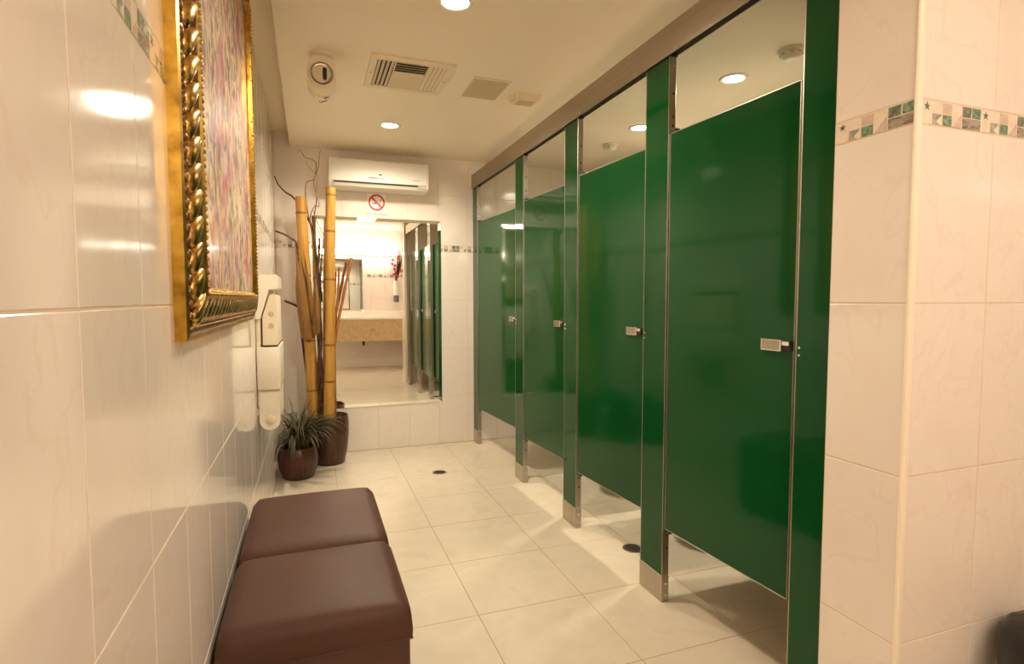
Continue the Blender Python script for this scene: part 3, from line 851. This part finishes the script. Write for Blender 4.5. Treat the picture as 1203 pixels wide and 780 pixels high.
stick('dry_stick', [(.300, 4.36, .29), (.300, 4.38, 1.2), (.277, 4.39, 1.66), (.225, 4.395, 1.82), (.143, 4.395, 1.945), (.085, 4.39, 1.985), (.040, 4.38, 2.035), (.016, 4.375, 2.092)], .009, .0042, 'dark_twig', 'long dark stick crossing behind the leaning bamboo towards the left wall', 'stick', G2)
stick('dry_stick', [(.245, 4.385, .29), (.180, 4.36, .9), (.158, 4.27, 1.30), (.162, 4.22, 1.58), (.12, 4.21, 1.635), (.080, 4.20, 1.660), (.022, 4.20, 1.682)], .009, .006, 'dark_twig', 'arching dark stick bent over towards the left wall', 'stick', G2)
stick('dry_stick', [(.25, 4.39, .29), (.235, 4.39, .9), (.200, 4.38, 1.10), (.150, 4.30, 1.16), (.074, 4.19, 1.200)], .007, .0085, 'dark_twig', 'short cut stub poking out low towards the left wall', 'stick', G2)
stick('dry_stick', [(.375, 4.27, .29), (.395, 4.27, .88), (.428, 4.26, 1.22), (.441, 4.26, 1.44)], .009, .008, 'red_stick', 'straight reddish stick beside the right bamboo pole', 'stick', G2)
stick('dry_stick', [(.385, 4.25, .29), (.398, 4.25, .85), (.465, 4.23, 1.23), (.528, 4.22, 1.510)], .008, .012, 'red_stick', 'reddish stick splaying out over the mirror with cut tip', 'stick', G2)
stick('dry_stick', [(.40, 4.29, .29), (.405, 4.29, .95), (.44, 4.28, 1.10), (.50, 4.27, 1.36)], .007, .006, 'red_stick', 'thin reddish stick crossing behind the splayed stick', 'stick', G2)

def sheath(base, tip, wid, depth, label, mt='dry_sheath', bow=.02):
    """a long curled leaf sheath: a tapered half-open trough with thickness"""
    base, tip = Vector(base), Vector(tip); d = tip - base
    mb = MB(); n, mseg = 16, 6; rows = []
    for th in (0, .003):
        rr = []
        for i in range(n + 1):
            s = i / n
            wv = wid * (math.sin(math.pi * min(1, s * .62 + .30)) ** .8) * (1 - .8 * max(0, s - .6) / .4)
            row = []
            for j in range(mseg + 1):
                a = (j / mseg - .5) * math.pi * .9
                row.append(mb.bm.verts.new(base + d * s + Vector((math.sin(a) * (wv - th), -math.cos(a) * (depth - th) + bow * math.sin(s * 3.1) * -1, 0))))
            rr.append(row)
        rows.append(rr)
    for rr, flip in ((rows[0], 0), (rows[1], 1)):
        for i in range(n):
            for j in range(mseg):
                f = [rr[i][j], rr[i][j + 1], rr[i + 1][j + 1], rr[i + 1][j]]
                mb.bm.faces.new(f[::-1] if flip else f)
    for j in (0, mseg):
        for i in range(n):
            mb.bm.faces.new((rows[0][i][j], rows[0][i + 1][j], rows[1][i + 1][j], rows[1][i][j]))
    for i in (0, n):
        for j in range(mseg):
            mb.bm.faces.new((rows[0][i][j], rows[0][i][j + 1], rows[1][i][j + 1], rows[1][i][j]))
    tag(mb.build('leaf_sheath', mt, None, 60), label, 'leaf', G3)
sheath((.215, 4.262, .93), (.165, 4.25, 1.58), .048, .040, 'broad brown dry sheath wrapped round the leaning bamboo')
sheath((.205, 4.235, .92), (.148, 4.215, 1.60), .022, .016, 'narrow brown sheath strip on the wall side of the bamboo')
sheath((.272, 4.245, .95), (.205, 4.215, 1.54), .020, .016, 'orange brown sheath strip curling off the leaning bamboo')
sheath((.285, 4.245, .97), (.278, 4.235, 1.40), .022, .016, 'orange brown sheath strip between the two bamboo poles')

# small tuft at the right rim of the large pot
t = empty('pot_sprig', (.405, 4.25, .292), 'small dark leafy sprig at the rim of the bamboo pot', 'plant')
def blade_mesh(length, bend, wid, seed, n=7):
    rnd = random.Random(seed); vs = []; fs = []
    for i in range(n + 1):
        s = i / n
        out = length * (s * .35 + bend * s * s) ; z = length * (s * .95 - bend * 1.05 * s * s * s)
        wv = wid * (1 - s ** 2.2) * (.6 + .4 * min(1, s * 4)) + .0003
        vs += [(out, -wv, z + wv * .5), (out, 0, z), (out, wv, z + wv * .5)]
    for i in range(n):
        a = i * 3
        fs += [(a, a + 1, a + 4, a + 3), (a + 1, a + 2, a + 5, a + 4)]
    me = bpy.data.meshes.new('leaf'); me.from_pydata(vs, [], fs); me.update()
    me.materials.append(MATS['grass_leaf'])
    me.polygons.foreach_set('use_smooth', [True] * len(me.polygons)); return me
for k in range(9):
    o = link('leaf', blade_mesh(random.uniform(.07, .12), random.uniform(.3, .7), .007, k), None, t); o.rotation_euler = (0, 0, random.uniform(-2.2, 1.5))

t = empty('grass_pot', (.140, 4.02, 0), 'small round brown pot with spiky grass plant by the wall', 'potted plant')
MB().lathe([(0, 0), (.085, 0), (.100, .010), (.124, .07), (.131, .13), (.125, .185), (.112, .212), (.106, .214), (.102, .205), (.104, .18), (0, .175)], 40).build('pot', 'pot_brown', t, 45)
MB().lathe([(0, .197), (.06, .198), (.104, .190)], 28).build('soil', 'soil', t, 60)
def arc_blade(length, e0, e1, wid, n=9):
    vs, fs = [], []; x = z = 0.0
    for i in range(n + 1):
        q = i / n; wv = wid * (1 - q ** 2.4) * (.65 + .35 * min(1, q * 4)) + .0003
        vs += [(x, -wv, z + wv * .45), (x, 0, z), (x, wv, z + wv * .45)]
        e = e0 + (e1 - e0) * q ** 1.3
        x += math.cos(e) * length / n; z += math.sin(e) * length / n
    for i in range(n):
        a = i * 3; fs += [(a, a + 1, a + 4, a + 3), (a + 1, a + 2, a + 5, a + 4)]
    me = bpy.data.meshes.new('leaf'); me.from_pydata(vs, [], fs); me.update(); me.materials.append(MATS['grass_leaf'])
    me.polygons.foreach_set('use_smooth', [True] * len(me.polygons))
    return me, max(v[0] for v in vs)
LM = [arc_blade(.38 + .018 * (k % 5), 1.52 - .030 * k, .62 - .200 * k, .0064) for k in range(14)]
for k in range(298):
    me, reach = random.choice(LM[5:]) if k % 3 else random.choice(LM)
    o = bpy.data.objects.new('leaf', me); COL.objects.link(o); o.parent = t
    a = random.uniform(0, 2 * math.pi); rr = .060 * math.sqrt(random.random())
    o.location = (rr * math.cos(a), rr * math.sin(a), .192)
    sc_ = random.uniform(.74, 1.05)
    yaw = a + random.uniform(-.35, .35)
    room = (.140 + o.location.x - .008) / max(.05, -math.cos(yaw)) if math.cos(yaw) < 0 else 9      # distance to the wall
    if reach * sc_ > room: sc_ = max(.30, room / reach)
    if reach * sc_ > room:
        yaw = math.pi - yaw
    o.scale = (sc_, sc_, sc_)
    o.rotation_euler = (0, 0, yaw)

# ------------------------------------------------------------------ waste bin beside the tiled pillar
t = empty('waste_bin', (1.895, .735, 0), 'brown waste bin lined with a black bag beside the tiled pillar', 'bin')
MB().lathe([(0, 0), (.095, 0), (.10, .01), (.118, .36), (.116, .362), (.098, .02), (0, .02)], 36).build('body', 'bin_body', t, 45)
mb = MB(); rings = []
for r_, z in ((.119, .16), (.126, .26), (.131, .33), (.134, .375), (.128, .405), (.112, .425), (.085, .436), (.05, .440)):
    rings.append([mb.bm.verts.new(((r_ + random.uniform(-.003, .004)) * math.cos(2 * math.pi * k / 40), (r_ + random.uniform(-.003, .004)) * math.sin(2 * math.pi * k / 40), z + random.uniform(-.004, .004))) for k in range(40)])
for a, b in zip(rings, rings[1:]):
    for k in range(40):
        mb.bm.faces.new((a[k], a[(k + 1) % 40], b[(k + 1) % 40], b[k]))
mb.bm.faces.new(rings[-1])
mb.build('bag', 'bin_bag', t, 70)

# ------------------------------------------------------------------ washroom end behind the camera (seen in the mirror)
t = empty('vanity_counter', (1.2, Y_R, 0), 'white washbasin counter with beige stone apron, seen in the mirror', 'counter')
B('top', 'counter_white', t, -.60, 1.98, .002, .56, .865, .905, .006, 2, 40)
B('apron', 'marble_apron', t, -.60, 1.98, .530, .552, .50, .864, .002)
B('backsplash', 'counter_white', t, -.60, 1.98, .002, .022, .906, 1.00, .003)
for xx in (-.56, .62, 1.94):
    B('bracket', 'dark_metal', t, xx - .015, xx + .015, .003, .52, .80, .864, .002)
for xx in (-.1, .9):
    bs = MB().lathe([(.215, .048), (.20, .05), (.19, .03), (.12, -.06), (.03, -.085), (0, -.085)], 40).build('basin', 'porcelain', t, 50)
    bs.location = (xx, .29, .862); bs.scale = (1.0, .8, 1)
    tp = MB().tube([(xx, .075, .90), (xx, .075, 1.0), (xx, .10, 1.03), (xx, .17, 1.025), (xx, .19, 1.0)], [.016, .013, .012, .011, .010], 12).build('faucet', 'chrome', t, 60)
    MB().tube([(xx, .075, .99), (xx, .06, 1.05)], .008, 8).build('lever', 'chrome', tp, 60)
    MB().tube([(xx, .29, .78), (xx, .29, .46), (xx, .25, .42), (xx, .21, .46), (xx, .21, .50), (xx, .02, .50)], .018, 10).build('trap', 'dark_metal', t, 60)

t = empty('vanity_mirror', (.62, Y_R, 1.02), 'wide washbasin mirror above the counter, seen in the end mirror', 'mirror')
B('backing', 'mirror_back', t, -.50, .50, .0005, .004, 0, .90)
MB().quad([(-.497, .0065, .003), (-.497, .0065, .897), (.497, .0065, .897), (.497, .0065, .003)]).build('glass', 'mirror', t)
mb = MB()
for a in ((-.50, .50, 0, .01), (-.50, .50, .89, .90), (-.50, -.49, .01, .89), (.49, .50, .01, .89)):
    mb.box(a[0], a[1], .003, .010, a[2], a[3], .001)
mb.build('rim', 'chrome', t)

t = empty('vanity_light', (.95, Y_R, 2.03), 'row of glowing globe bulbs on a bar above the washbasin mirror', 'light')
B('bar', 'plastic_white', t, -.80, .80, .001, .04, -.05, .05, .006, 2, 40)
for k in range(8):
    xx = -.70 + k * .20
    MB().tube([(xx, .04, 0), (xx, .06, 0)], [.024, .020], 14).build('socket', 'chrome', t, 50)
    MB().ball((xx, .105, 0), .048, 1, 1, 1, 2).build('bulb', 'bulb_glow', t, 80)

t = empty('wall_vase', (1.70, Y_R, 1.16), 'white wall vase with red flowers, seen in the mirror', 'vase')
MB().lathe([(0, 0), (.045, 0), (.05, .02), (.05, .12), (0, .12)], 24, (0, .06, 0)).build('base', 'vase_grey', t, 45)
MB().lathe([(.046, .12), (.055, .18), (.050, .28), (.036, .36), (.04, .38), (.034, .38), (.03, .34), (0, .30)], 24, (0, .06, 0)).build('body', 'vase_white', t, 50)
for k in range(12):
    a = k * 2.4; r_ = .03 + .10 * (k % 4) / 3; z = .46 + .032 * k
    x, y = r_ * math.cos(a), .08 + .05 * math.sin(a)
    st = MB().tube([(0, .06, .34), (x * .5, .06 + (y - .06) * .5, z - .06), (x, y, z)], .003, 6).build('stem', 'flower_dark', t, 60)
    for j in range(5):
        b = j * 1.257
        MB().ball((x + .016 * math.cos(b), y + .006, z + .016 * math.sin(b)), .014, 1, .7, 1, 1).build('petal', 'flower_red', st, 60)
for k in range(3):
    MB().tube([(0, .06, .36), (.03 + .02 * k, .07, .6), (.05 + .03 * k, .08, .84)], [.004, .016, .006], 7).build('dark_leaf', 'flower_dark', t, 60)
